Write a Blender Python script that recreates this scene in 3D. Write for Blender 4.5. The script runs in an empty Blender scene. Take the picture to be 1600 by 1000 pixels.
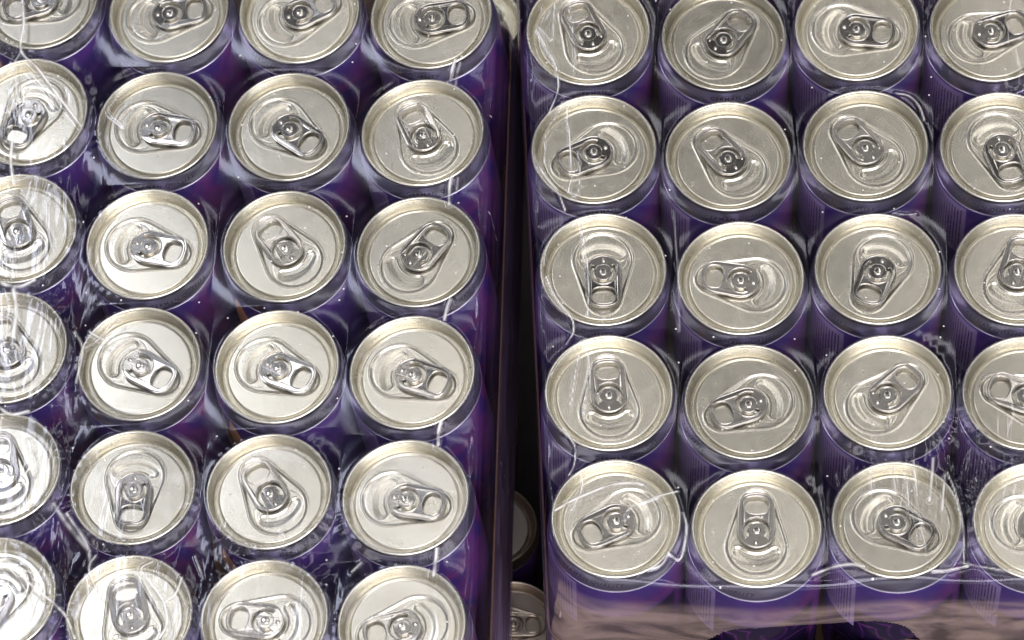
import bpy, bmesh, math, random
import numpy as np
from mathutils import Matrix, Vector, noise
random.seed(7)
rng = np.random.default_rng(5)
MM = 0.001
D = bpy.data
sc = bpy.context.scene
col = sc.collection

# ------------------------------------------------------------------ camera
GZ = 0.27                                   # world height of the right pack's lids
CAMLOC = Vector((-0.11691, -1.12081, 1.91203 + GZ))
CAMR = Matrix(((0.999053, 0.024308, -0.036097),
               (-0.038139, 0.888546, -0.457199),
               (0.020960, 0.458142, 0.888632)))
FPX = 8000.0
cd = D.cameras.new('camera')
cam = D.objects.new('camera', cd)
col.objects.link(cam)
cd.sensor_width = 36.0
cd.lens = FPX / 1600 * 36
cd.clip_start = 0.05
cd.clip_end = 60
cam.matrix_world = Matrix.Translation(CAMLOC) @ CAMR.to_4x4()
cd.dof.use_dof = True
cd.dof.focus_distance = 2.165
cd.dof.aperture_fstop = 18.0
sc.camera = cam
sc.render.resolution_x, sc.render.resolution_y = 1024, 640

# ------------------------------------------------------------------ light
w = D.worlds.new('World')
sc.world = w
w.use_nodes = True
nt = w.node_tree
nt.nodes.clear()
def N(tree, t, **k):
    n = tree.nodes.new(t)
    for a, b in k.items():
        setattr(n, a, b)
    return n
def L(tree, a, b):
    tree.links.new(a, b)
tc = N(nt, 'ShaderNodeTexCoord')
sx = N(nt, 'ShaderNodeSeparateXYZ'); L(nt, tc.outputs['Generated'], sx.inputs[0])
rp = N(nt, 'ShaderNodeValToRGB')
e = rp.color_ramp.elements
e[0].position = 0.0; e[0].color = (0.06, 0.055, 0.06, 1)
e[1].position = 1.0; e[1].color = (0.19, 0.18, 0.165, 1)
x = e.new(0.42); x.color = (0.16, 0.15, 0.16, 1)
x = e.new(0.62); x.color = (0.24, 0.235, 0.23, 1)
x = e.new(0.85); x.color = (0.13, 0.125, 0.115, 1)
mr = N(nt, 'ShaderNodeMapRange'); mr.inputs['From Min'].default_value = -1; mr.inputs['From Max'].default_value = 1
L(nt, sx.outputs['Z'], mr.inputs['Value']); L(nt, mr.outputs[0], rp.inputs[0])
ns = N(nt, 'ShaderNodeTexNoise'); ns.inputs['Scale'].default_value = 4.5; ns.inputs['Detail'].default_value = 1.5
L(nt, tc.outputs['Generated'], ns.inputs['Vector'])
nr = N(nt, 'ShaderNodeMapRange')
nr.inputs['From Min'].default_value = .42; nr.inputs['From Max'].default_value = .6
nr.inputs['To Min'].default_value = .22; nr.inputs['To Max'].default_value = 2.1
L(nt, ns.outputs['Fac'], nr.inputs['Value'])
mx = N(nt, 'ShaderNodeMix', data_type='RGBA', blend_type='MULTIPLY'); mx.inputs['Factor'].default_value = 1
L(nt, rp.outputs[0], mx.inputs['A']); L(nt, nr.outputs[0], mx.inputs['B'])
yy = N(nt, 'ShaderNodeMapRange', interpolation_type='SMOOTHSTEP'); yy.inputs['From Min'].default_value = .25; yy.inputs['From Max'].default_value = -.75
yy.inputs['To Min'].default_value = 1.0; yy.inputs['To Max'].default_value = 4.2
L(nt, sx.outputs['Y'], yy.inputs['Value'])
m2 = N(nt, 'ShaderNodeMix', data_type='RGBA', blend_type='MULTIPLY'); m2.inputs['Factor'].default_value = 1
L(nt, mx.outputs['Result'], m2.inputs['A']); L(nt, yy.outputs[0], m2.inputs['B'])
bg = N(nt, 'ShaderNodeBackground'); bg.inputs['Strength'].default_value = 1.03
L(nt, m2.outputs['Result'], bg.inputs['Color'])
wo = N(nt, 'ShaderNodeOutputWorld'); L(nt, bg.outputs[0], wo.inputs[0])

def area(name, loc, target, sxx, syy, power, color):
    l = D.lights.new(name, 'AREA'); l.shape = 'RECTANGLE'; l.size = sxx; l.size_y = syy
    l.energy = power; l.color = color
    o = D.objects.new(name, l); col.objects.link(o)
    o.location = loc
    o.rotation_euler = (Vector(target) - Vector(loc)).to_track_quat('-Z', 'Y').to_euler()
    return o
# shop ceiling tubes, then two added fills on the camera side
area('ceiling_or_fill_lamp', (0.66, 1.5, 3.0), (0.66, 1.5, 0), 0.14, 3.2, 6, (1, .95, .85))
area('ceiling_or_fill_lamp', (-0.47, 1.5, 3.0), (-0.47, 1.5, 0), 0.08, 3.0, 3, (1, .96, .88))
area('ceiling_or_fill_lamp', (-1.40, 1.28, 3.0), (-1.40, 1.28, 0), 0.30, 0.7, 4.6, (.95, .97, 1))
area('ceiling_or_fill_lamp', (-1.5, 1.25, 3.06), (-1.5, 1.25, 0), 0.9, 1.2, 1.0, (.78, .86, 1))
area('ceiling_or_fill_lamp', (-0.95, 1.03, 3.0), (-0.95, 1.03, 0), 0.8, 0.10, 0.8, (1, .97, .92))
area('ceiling_or_fill_lamp', (0.0, 2.75, 3.0), (0, 2.75, 0), 3.4, 0.14, 7, (1, .96, .88))
area('ceiling_or_fill_lamp', (0.2, 0.40, 3.0), (0.2, 0.40, 0), 3.4, 0.14, 6, (1, .96, .9))
area('ceiling_or_fill_lamp', (0.12, -2.0, 2.7), (0, -.1, .25), 2.3, 2.5, 90, (1, .96, .92))  # added soft fill behind the camera, brightens can sides and gaps
area('ceiling_or_fill_lamp', (1.5, -1.9, 2.6), (0, 0, .25), 1.3, 1.3, 30, (.95, .96, 1))  # second added fill, from the right on the camera side

sc.view_settings.view_transform = 'Standard'
sc.view_settings.look = 'None'
sc.view_settings.exposure = 0.2
sc.view_settings.gamma = 1
sc.render.engine = 'CYCLES'
sc.cycles.transparent_max_bounces = 16
sc.cycles.max_bounces = 8

# ------------------------------------------------------------------ frames of the two packs (measured in mm)
ML = Matrix(((0.989174, 0.061558, -0.133215), (-0.062581, 0.998034, -0.003503), (0.132737, 0.011802, 0.991081)))
TL = Vector((-241.81, 53.62, -56.13)) * MM + Vector((0, 0, GZ))
KL = .985                                   # the left pack lies a little nearer, its cans a touch smaller
FRAME = {'left': Matrix.Translation(CAMLOC * (1 - KL)) @ Matrix.Scale(KL, 4) @ Matrix.Translation(TL) @ ML.to_4x4(), 'right': Matrix.Translation(Vector((2.88, 2.03, -4.08)) * MM + Vector((0, 0, GZ))) @
         Matrix(((0.99863, 0.024007, -0.046488), (-0.023948, 0.999712, 0.00183), (0.046518, -0.000714, 0.998917))).to_4x4()}
def pix2pack(p, u, v, z=0.0):
    """photo pixel -> point (mm) on the plane at height z of a pack"""
    ray = CAMR @ Vector(((u - 800) / FPX, -(v - 500) / FPX, -1))
    inv = FRAME[p].inverted()
    o = inv @ CAMLOC; d = inv.to_3x3() @ ray
    t = (z * MM - o.z) / d.z
    q = o + d * t
    return q.x / MM, q.y / MM

# centre of every lid in its pack's plane, mm
LEFT = {(0, 1): (-1.7, -52.31), (1, 1): (56.74, -61.17), (2, 1): (115.35, -64.18), (3, 1): (174.53, -69.3),
        (0, 2): (-2.94, -110.27), (1, 2): (55.73, -119.98), (2, 2): (115.97, -123.21), (3, 2): (174.59, -127.88),
        (0, 3): (-3.51, -168.17), (1, 3): (55.37, -177.86), (2, 3): (115.35, -181.12), (3, 3): (173.84, -185.69),
        (0, 4): (-2.59, -225.98), (1, 4): (56.0, -236.23), (2, 4): (114.56, -239.77), (3, 4): (172.85, -244.18),
        (1, 5): (57.83, -294.53), (2, 5): (115.32, -298.11), (3, 5): (173.22, -302.26), (0, 5): (-0.74, -284.69),
        (1, 0): (58.79, -3.08), (2, 0): (117.51, -5.43), (3, 0): (176.51, -10.69), (0, 0): (-0.6, 6.2)}
RIGHT = {(0, 0): (-3.6, 3.34), (1, 0): (54.97, -1.53), (2, 0): (112.79, 2.2), (3, 0): (171.13, -0.44),
         (0, 1): (-2.39, -55.35), (1, 1): (55.07, -60.42), (2, 1): (113.97, -56.89), (3, 1): (172.48, -59.21),
         (0, 2): (0.31, -113.76), (1, 2): (58.37, -119.5), (2, 2): (116.49, -116.67), (3, 2): (175.32, -118.6),
         (0, 3): (1.42, -172.23), (1, 3): (59.68, -177.97), (2, 3): (117.75, -175.21), (3, 3): (175.65, -177.06),
         (0, 4): (3.08, -230.34), (1, 4): (60.92, -236.18), (2, 4): (118.74, -233.8), (3, 4): (176.93, -235.86),
         (0, -1): (-4.9, 61.6), (1, -1): (53.6, 57.2), (2, -1): (111.6, 60.6), (3, -1): (169.9, 58.2)}
# direction (photo pixels, y down) from the rivet towards the finger hole
TAIL = {'left': {(0, 0): (-38, 12), (1, 0): (120, -22), (2, 0): (115, -50), (3, 0): (127, -20),
                 (0, 1): (-60, 95), (1, 1): (190, 28), (2, 1): (95, 65), (3, 1): (-80, -155),
                 (0, 2): (-30, -90), (1, 2): (185, 40), (2, 2): (-72, -88), (3, 2): (80, -88),
                 (0, 3): (-30, -95), (1, 3): (115, 62), (2, 3): (115, 45), (3, 3): (128, 42),
                 (0, 4): (-12, -110), (1, 4): (-15, 180), (2, 4): (-50, -80), (3, 4): (188, 32),
                 (0, 5): (-42, 80), (1, 5): (-25, -125), (2, 5): (-60, -5), (3, 5): (-115, 28)},
        'right': {(0, 0): (-50, -90), (1, 0): (70, -80), (2, 0): (125, 15), (3, 0): (100, -30),
                  (0, 1): (-162, 68), (1, 1): (-78, -82), (2, 1): (-122, -125), (3, 1): (45, 115),
                  (0, 2): (3, 120), (1, 2): (-210, -30), (2, 2): (-45, 115), (3, 2): (30, -105),
                  (0, 3): (-7, -110), (1, 3): (-117, 42), (2, 3): (90, -75), (3, 3): (-115, -35),
                  (0, 4): (-172, 78), (1, 4): (0, -115), (2, 4): (160, 85), (3, 4): (110, 12),
                  (0, -1): (80, 40), (1, -1): (-90, 40), (2, -1): (20, 90), (3, -1): (90, -60)}}

# ------------------------------------------------------------------ materials
def mat(name):
    m = D.materials.new(name); m.use_nodes = True
    t = m.node_tree; t.nodes.clear()
    out = N(t, 'ShaderNodeOutputMaterial')
    b = N(t, 'ShaderNodeBsdfPrincipled'); L(t, b.outputs[0], out.inputs[0])
    return m, t, b, out
def objinfo_offset(t):
    """object coordinates shifted by a random amount per object, so copies differ"""
    c = N(t, 'ShaderNodeTexCoord'); oi = N(t, 'ShaderNodeObjectInfo')
    v = N(t, 'ShaderNodeVectorMath', operation='MULTIPLY_ADD')
    L(t, oi.outputs['Random'], v.inputs[0]); v.inputs[1].default_value = (3.1, 5.7, 2.3)
    L(t, c.outputs['Object'], v.inputs[2])
    return c, oi, v

def metal(name, base, rough, grain=True, bump=.02, scl=1.0):
    m, t, b, out = mat(name)
    c, oi, v = objinfo_offset(t)
    b.inputs['Metallic'].default_value = 1.0
    # rolling grain: noise stretched along one direction
    mp = N(t, 'ShaderNodeMapping'); mp.inputs['Scale'].default_value = (90 * scl, 1600 * scl, 90 * scl)
    L(t, v.outputs[0], mp.inputs[0])
    g = N(t, 'ShaderNodeTexNoise'); g.inputs['Scale'].default_value = 1; g.inputs['Detail'].default_value = 3
    L(t, mp.outputs[0], g.inputs['Vector'])
    s = N(t, 'ShaderNodeTexNoise'); s.inputs['Scale'].default_value = 170; s.inputs['Detail'].default_value = 3
    s.inputs['Roughness'].default_value = .5
    L(t, v.outputs[0], s.inputs['Vector'])
    f = N(t, 'ShaderNodeTexNoise'); f.inputs['Scale'].default_value = 1500; f.inputs['Detail'].default_value = 3
    L(t, v.outputs[0], f.inputs['Vector'])
    r = N(t, 'ShaderNodeMapRange'); r.inputs['From Min'].default_value = .35; r.inputs['From Max'].default_value = .7
    r.inputs['To Min'].default_value = rough * .94; r.inputs['To Max'].default_value = rough * 1.1
    L(t, s.outputs['Fac'], r.inputs['Value']); L(t, r.outputs[0], b.inputs['Roughness'])
    cr = N(t, 'ShaderNodeMix', data_type='RGBA')
    cr.inputs['A'].default_value = tuple(x * .86 for x in base) + (1,)
    cr.inputs['B'].default_value = tuple(min(1, x * 1.06) for x in base) + (1,)
    ad = N(t, 'ShaderNodeMath', operation='MULTIPLY_ADD'); ad.inputs[1].default_value = .55
    L(t, g.outputs['Fac'], ad.inputs[0])
    a2 = N(t, 'ShaderNodeMath', operation='MULTIPLY'); a2.inputs[1].default_value = .5
    L(t, f.outputs['Fac'], a2.inputs[0]); L(t, a2.outputs[0], ad.inputs[2])
    L(t, ad.outputs[0], cr.inputs['Factor'])
    tn = N(t, 'ShaderNodeMapRange'); tn.inputs['To Min'].default_value = .86; tn.inputs['To Max'].default_value = 1.08; L(t, oi.outputs['Random'], tn.inputs['Value'])
    tx = N(t, 'ShaderNodeMix', data_type='RGBA', blend_type='MULTIPLY'); tx.inputs['Factor'].default_value = 1
    L(t, cr.outputs['Result'], tx.inputs['A']); L(t, tn.outputs[0], tx.inputs['B']); L(t, tx.outputs['Result'], b.inputs['Base Color'])
    if grain:
        bp = N(t, 'ShaderNodeBump'); bp.inputs['Strength'].default_value = bump; bp.inputs['Distance'].default_value = .0004
        L(t, ad.outputs[0], bp.inputs['Height'])
        b2 = N(t, 'ShaderNodeBump'); b2.inputs['Strength'].default_value = .05; b2.inputs['Distance'].default_value = .0002
        L(t, s.outputs['Fac'], b2.inputs['Height']); L(t, bp.outputs[0], b2.inputs['Normal'])
        L(t, b2.outputs[0], b.inputs['Normal'])
    return m
M_LID = metal('lid_aluminium', (.77, .745, .67), .25, True, .045)
M_TAB = metal('tab_aluminium', (.64, .62, .595), .12, True, .03)
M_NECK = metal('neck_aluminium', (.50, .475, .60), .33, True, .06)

M_SHADED = metal('shaded_aluminium', (.55, .48, .43), .36, True, .1)  # darker lid metal, the shade of the gap put into its colour

def body_material(name, dark=False):
    m, t, b, out = mat(name)
    c, oi, v = objinfo_offset(t)
    sp = N(t, 'ShaderNodeSeparateXYZ'); L(t, c.outputs['Object'], sp.inputs[0])
    ng = N(t, 'ShaderNodeMath', operation='MULTIPLY'); ng.inputs[1].default_value = -1; L(t, sp.outputs['Y'], ng.inputs[0])
    at = N(t, 'ShaderNodeMath', operation='ARCTAN2'); L(t, sp.outputs['X'], at.inputs[0]); L(t, ng.outputs[0], at.inputs[1])
    ang = N(t, 'ShaderNodeMath', operation='MULTIPLY'); ang.inputs[1].default_value = 180 / math.pi; L(t, at.outputs[0], ang.inputs[0])
    zz = N(t, 'ShaderNodeMath', operation='MULTIPLY'); zz.inputs[1].default_value = 1000; L(t, sp.outputs['Z'], zz.inputs[0])
    A, Z = ang.outputs[0], zz.outputs[0]
    def ma(op, a, bb=None, cc=None):
        n = N(t, 'ShaderNodeMath', operation=op)
        for i, q in enumerate((a, bb, cc)):
            if q is None: continue
            if isinstance(q, (int, float)): n.inputs[i].default_value = q
            else: L(t, q, n.inputs[i])
        return n.outputs[0]
    def box(val, lo, hi, soft):
        a = N(t, 'ShaderNodeMapRange', interpolation_type='SMOOTHSTEP'); L(t, val, a.inputs['Value'])
        a.inputs['From Min'].default_value = lo - soft; a.inputs['From Max'].default_value = lo + soft
        bb = N(t, 'ShaderNodeMapRange', interpolation_type='SMOOTHSTEP'); L(t, val, bb.inputs['Value'])
        bb.inputs['From Min'].default_value = hi - soft; bb.inputs['From Max'].default_value = hi + soft
        return ma('SUBTRACT', a.outputs[0], bb.outputs[0])
    def mix(fac, a, bb):
        n = N(t, 'ShaderNodeMix', data_type='RGBA')
        L(t, fac, n.inputs['Factor'])
        for q, s in ((a, 'A'), (bb, 'B')):
            if isinstance(q, tuple): n.inputs[s].default_value = q
            else: L(t, q, n.inputs[s])
        return n.outputs['Result']
    # printed artwork: violet ground, magenta swirl, brown bar pieces, pale panel of small print
    w1 = N(t, 'ShaderNodeTexNoise'); w1.inputs['Scale'].default_value = 45; w1.inputs['Detail'].default_value = 3
    w1.inputs['Distortion'].default_value = .8; L(t, c.outputs['Object'], w1.inputs['Vector'])
    r1 = N(t, 'ShaderNodeMapRange'); r1.inputs['From Min'].default_value = .42; r1.inputs['From Max'].default_value = .68
    L(t, w1.outputs['Fac'], r1.inputs['Value'])
    g = mix(r1.outputs[0], (.058, .028, .205, 1), (.105, .038, .27, 1))
    sw = ma('MULTIPLY', box(A, 15, 100, 20), r1.outputs[0])
    g = mix(sw, g, (.22, .035, .17, 1))
    # brown wedge-shaped pieces
    cb = N(t, 'ShaderNodeCombineXYZ')
    L(t, ma('MULTIPLY', A, .02), cb.inputs[0]); L(t, ma('MULTIPLY', Z, .03), cb.inputs[1])
    vo = N(t, 'ShaderNodeTexVoronoi'); vo.inputs['Scale'].default_value = 2.2
    L(t, cb.outputs[0], vo.inputs['Vector'])
    sh = N(t, 'ShaderNodeMapRange'); sh.inputs['From Min'].default_value = .25; sh.inputs['From Max'].default_value = 1.3
    L(t, vo.outputs['Distance'], sh.inputs['Value'])
    brown = mix(sh.outputs[0], (.85, .45, .17, 1), (.35, .13, .05, 1))
    wedge = ma('MULTIPLY', box(A, 106, 164, 1.2), box(ma('ADD', Z, ma('MULTIPLY', ma('ABSOLUTE', ma('SUBTRACT', A, 134)), 1.6)), -60, -12, 1))
    g = mix(wedge, g, brown)
    lowm = ma('MULTIPLY', box(Z, -200, -37, 2.0), box(A, -60, 60, 4)) if dark else 0.0  # foot darkened as painted shade behind the film opening, with printed rings
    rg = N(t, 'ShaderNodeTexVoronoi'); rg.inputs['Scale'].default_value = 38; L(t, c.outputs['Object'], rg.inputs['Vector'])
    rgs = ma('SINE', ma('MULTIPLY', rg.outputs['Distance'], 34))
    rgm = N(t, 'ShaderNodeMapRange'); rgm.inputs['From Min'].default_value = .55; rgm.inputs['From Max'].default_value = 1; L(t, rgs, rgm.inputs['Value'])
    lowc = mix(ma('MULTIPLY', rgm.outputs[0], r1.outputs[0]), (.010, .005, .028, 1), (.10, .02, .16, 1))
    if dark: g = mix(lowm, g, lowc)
    panel = ma('MULTIPLY', box(A, -96, -33, .5), box(Z, -54, -12.6, .3))
    # rows of small print run along the can
    row = ma('FRACT', ma('MULTIPLY', A, 1 / 3.3))
    rowm = box(row, .28, .72, .1)
    cb2 = N(t, 'ShaderNodeCombineXYZ')
    L(t, ma('MULTIPLY', ma('FLOOR', ma('MULTIPLY', A, 1 / 3.3)), 7.3), cb2.inputs[0]); L(t, ma('MULTIPLY', Z, 1.3), cb2.inputs[1])
    wn = N(t, 'ShaderNodeTexNoise'); wn.inputs['Scale'].default_value = 1.0; wn.inputs['Detail'].default_value = 2
    L(t, cb2.outputs[0], wn.inputs['Vector'])
    wd = N(t, 'ShaderNodeMath', operation='GREATER_THAN'); wd.inputs[1].default_value = .43; L(t, wn.outputs['Fac'], wd.inputs[0])
    txt = ma('MULTIPLY', ma('MULTIPLY', rowm, wd.outputs[0]), box(A, -92, -37, .5))
    txt = ma('MULTIPLY', txt, box(Z, -51, -16, .3))
    pc = mix(txt, (.26, .19, .42, 1), (.06, .03, .12, 1))
    g = mix(panel, g, pc)
    L(t, g, b.inputs['Base Color'])
    b.inputs['Metallic'].default_value = .05
    b.inputs['Roughness'].default_value = .34
    b.inputs['Coat Weight'].default_value = .15
    b.inputs['Coat Roughness'].default_value = .15
    return m
M_BODY = body_material('printed_can_side')
M_BODY_FRONT = body_material('printed_can_side_shaded_foot', True)

def flat(name, colr, rough=.6, metallic=0.0):
    m, t, b, out = mat(name)
    b.inputs['Base Color'].default_value = colr + (1,)
    b.inputs['Roughness'].default_value = rough; b.inputs['Metallic'].default_value = metallic
    return m
M_INK = flat('black_ink', (.04, .035, .055), .5)
M_INK2 = flat('dark_lettering', (.03, .014, .03), .5)

def card_material(name, base, dark):
    m, t, b, out = mat(name)
    c = N(t, 'ShaderNodeTexCoord')
    mp = N(t, 'ShaderNodeMapping'); mp.inputs['Scale'].default_value = (60, 60, 900); L(t, c.outputs['Object'], mp.inputs[0])
    n = N(t, 'ShaderNodeTexNoise'); n.inputs['Scale'].default_value = 2; n.inputs['Detail'].default_value = 5; L(t, mp.outputs[0], n.inputs[0])
    mxx = N(t, 'ShaderNodeMix', data_type='RGBA'); mxx.inputs['A'].default_value = dark + (1,); mxx.inputs['B'].default_value = base + (1,)
    L(t, n.outputs['Fac'], mxx.inputs['Factor']); L(t, mxx.outputs['Result'], b.inputs['Base Color'])
    b.inputs['Roughness'].default_value = .75
    bp = N(t, 'ShaderNodeBump'); bp.inputs['Strength'].default_value = .3; bp.inputs['Distance'].default_value = .0004
    L(t, n.outputs['Fac'], bp.inputs['Height']); L(t, bp.outputs[0], b.inputs['Normal'])
    return m
M_KRAFT = card_material('kraft_card', (.22, .12, .075), (.13, .07, .045))
M_PRINT = card_material('printed_card', (.13, .07, .15), (.075, .045, .085))

def film_material(name):
    m = D.materials.new(name); m.use_nodes = True
    t = m.node_tree; t.nodes.clear()
    out = N(t, 'ShaderNodeOutputMaterial')
    c = N(t, 'ShaderNodeTexCoord')
    at = N(t, 'ShaderNodeAttribute', attribute_name='crease')
    hz = N(t, 'ShaderNodeAttribute', attribute_name='veil')
    wr = N(t, 'ShaderNodeAttribute', attribute_name='wrinkle')
    # soft pull wrinkles of the shrunk film
    mp = N(t, 'ShaderNodeMapping'); mp.inputs['Scale'].default_value = (1, 1, 1); mp.inputs['Rotation'].default_value = (0, 0, .5)
    L(t, c.outputs['Object'], mp.inputs[0])
    n1 = N(t, 'ShaderNodeTexNoise'); n1.inputs['Scale'].default_value = 24; n1.inputs['Detail'].default_value = 1
    n1.inputs['Distortion'].default_value = 1.2; L(t, mp.outputs[0], n1.inputs['Vector'])
    mp2 = N(t, 'ShaderNodeMapping'); mp2.inputs['Scale'].default_value = (95, 22, 60); mp2.inputs['Rotation'].default_value = (0, 0, .55)
    L(t, c.outputs['Object'], mp2.inputs[0])
    n2 = N(t, 'ShaderNodeTexNoise'); n2.inputs['Scale'].default_value = 1; n2.inputs['Detail'].default_value = 2
    n2.inputs['Distortion'].default_value = 1.0; L(t, mp2.outputs[0], n2.inputs['Vector'])
    mul = N(t, 'ShaderNodeMath', operation='MULTIPLY'); L(t, n2.outputs['Fac'], mul.inputs[0]); L(t, wr.outputs['Fac'], mul.inputs[1])
    b1 = N(t, 'ShaderNodeBump'); b1.inputs['Strength'].default_value = .5; b1.inputs['Distance'].default_value = .0005
    L(t, n1.outputs['Fac'], b1.inputs['Height'])
    b2 = N(t, 'ShaderNodeBump'); b2.inputs['Strength'].default_value = .8; b2.inputs['Distance'].default_value = .0022
    L(t, mul.outputs[0], b2.inputs['Height']); L(t, b1.outputs[0], b2.inputs['Normal'])
    tr = N(t, 'ShaderNodeBsdfTransparent'); tr.inputs[0].default_value = (.965, .965, .975, 1)
    gl = N(t, 'ShaderNodeBsdfGlossy'); gl.inputs['Roughness'].default_value = .10; gl.inputs['Color'].default_value = (.8, .82, 1, 1)
    L(t, b2.outputs[0], gl.inputs['Normal'])
    fr = N(t, 'ShaderNodeFresnel'); fr.inputs['IOR'].default_value = 1.5; L(t, b2.outputs[0], fr.inputs['Normal'])
    f2 = N(t, 'ShaderNodeMath', operation='MULTIPLY'); f2.inputs[1].default_value = 1.3; f2.use_clamp = True
    L(t, fr.outputs[0], f2.inputs[0])
    f3 = N(t, 'ShaderNodeMath', operation='MINIMUM'); f3.inputs[1].default_value = .4; L(t, f2.outputs[0], f3.inputs[0]); f2 = f3
    ms = N(t, 'ShaderNodeMixShader'); L(t, f2.outputs[0], ms.inputs[0]); L(t, tr.outputs[0], ms.inputs[1]); L(t, gl.outputs[0], ms.inputs[2])
    # stress-whitened creases with bright glints painted in, dusty specks and thin spots
    df = N(t, 'ShaderNodeBsdfDiffuse'); df.inputs[0].default_value = (.85, .85, .9, 1)
    g2 = N(t, 'ShaderNodeBsdfGlossy'); g2.inputs['Roughness'].default_value = .3; g2.inputs['Color'].default_value = (.95, .95, 1, 1)
    dg = N(t, 'ShaderNodeMixShader'); dg.inputs[0].default_value = .55; L(t, df.outputs[0], dg.inputs[1]); L(t, g2.outputs[0], dg.inputs[2])
    vo = N(t, 'ShaderNodeTexVoronoi', voronoi_dimensions='2D'); vo.inputs['Scale'].default_value = 62; L(t, c.outputs['Object'], vo.inputs['Vector'])
    sc1 = N(t, 'ShaderNodeSeparateColor'); L(t, vo.outputs['Color'], sc1.inputs[0])
    lt = N(t, 'ShaderNodeMath', operation='LESS_THAN'); lt.inputs[1].default_value = .024; L(t, vo.outputs['Distance'], lt.inputs[0])
    gt = N(t, 'ShaderNodeMath', operation='GREATER_THAN'); gt.inputs[1].default_value = .62; L(t, sc1.outputs[0], gt.inputs[0])
    spk = N(t, 'ShaderNodeMath', operation='MULTIPLY'); L(t, lt.outputs[0], spk.inputs[0]); L(t, gt.outputs[0], spk.inputs[1])
    s2 = N(t, 'ShaderNodeMath', operation='MULTIPLY'); s2.inputs[1].default_value = .7; L(t, spk.outputs[0], s2.inputs[0])
    mxx = N(t, 'ShaderNodeMath', operation='MAXIMUM'); L(t, s2.outputs[0], mxx.inputs[0]); L(t, at.outputs['Fac'], mxx.inputs[1])
    m2 = N(t, 'ShaderNodeMixShader'); L(t, mxx.outputs[0], m2.inputs[0]); L(t, ms.outputs[0], m2.inputs[1]); L(t, dg.outputs[0], m2.inputs[2])
    # cloudy film (thicker, gathered parts), tan reflections painted in as front colour
    mpv = N(t, 'ShaderNodeMapping'); mpv.inputs['Scale'].default_value = (22, 22, 75); L(t, c.outputs['Object'], mpv.inputs[0])
    nv = N(t, 'ShaderNodeTexNoise'); nv.inputs['Scale'].default_value = 1; nv.inputs['Detail'].default_value = 4
    nv.inputs['Distortion'].default_value = 1.6; L(t, mpv.outputs[0], nv.inputs['Vector'])
    rv = N(t, 'ShaderNodeMapRange'); rv.inputs['From Min'].default_value = .38; rv.inputs['From Max'].default_value = .62
    rv.inputs['To Min'].default_value = .35; rv.inputs['To Max'].default_value = 1.2; L(t, nv.outputs['Fac'], rv.inputs['Value'])
    mv = N(t, 'ShaderNodeMath', operation='MULTIPLY'); L(t, rv.outputs[0], mv.inputs[0]); L(t, hz.outputs['Fac'], mv.inputs[1])
    dv = N(t, 'ShaderNodeBsdfDiffuse')
    ta = N(t, 'ShaderNodeAttribute', attribute_name='tan')
    tm = N(t, 'ShaderNodeMix', data_type='RGBA'); tm.inputs['A'].default_value = (.34, .24, .44, 1); tm.inputs['B'].default_value = (.55, .40, .37, 1)
    L(t, ta.outputs['Fac'], tm.inputs['Factor']); L(t, tm.outputs['Result'], dv.inputs[0])
    m3 = N(t, 'ShaderNodeMixShader'); L(t, mv.outputs[0], m3.inputs[0]); L(t, m2.outputs[0], m3.inputs[1]); L(t, dv.outputs[0], m3.inputs[2])
    L(t, m3.outputs[0], out.inputs[0])
    return m
M_FILM = film_material('shrink_film')

# ------------------------------------------------------------------ mesh helpers
def link_mesh(name, me, m, parent=None, loc=(0, 0, 0), rz=0.0):
    me.materials.clear(); me.materials.append(m)
    o = D.objects.new(name, me); col.objects.link(o)
    o.parent = parent; o.location = loc; o.rotation_euler = (0, 0, rz)
    return o
def np_mesh(name, V, F, smooth=True):
    me = D.meshes.new(name)
    V = np.asarray(V, dtype=np.float32); F = np.asarray(F, dtype=np.int32)
    me.vertices.add(len(V)); me.vertices.foreach_set('co', V.ravel())
    k = F.shape[1]
    me.loops.add(F.size); me.loops.foreach_set('vertex_index', F.ravel())
    me.polygons.add(len(F)); me.polygons.foreach_set('loop_start', np.arange(0, F.size, k, dtype=np.int32))
    me.polygons.foreach_set('use_smooth', np.full(len(F), smooth))
    me.update(calc_edges=True); me.validate()
    return me
def lathe(name, prof, seg=128, cap0=False):
    """prof: list of (r,z) mm, outside faces outward for profile running downwards"""
    P = np.array(prof, float) * MM
    a = np.linspace(0, 2 * np.pi, seg, endpoint=False)
    V = np.stack([np.outer(P[:, 0], np.cos(a)), np.outer(P[:, 0], np.sin(a)), np.repeat(P[:, 1:2], seg, 1)], -1).reshape(-1, 3)
    F = []
    for i in range(len(P) - 1):
        j = np.arange(seg); k = (j + 1) % seg
        F.append(np.stack([i * seg + j, (i + 1) * seg + j, (i + 1) * seg + k, i * seg + k], 1))
    return np_mesh(name, V, np.concatenate(F))
def smooth01(x, a, b):
    t = np.clip((x - a) / (b - a), 0, 1); return t * t * (3 - 2 * t)

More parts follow.
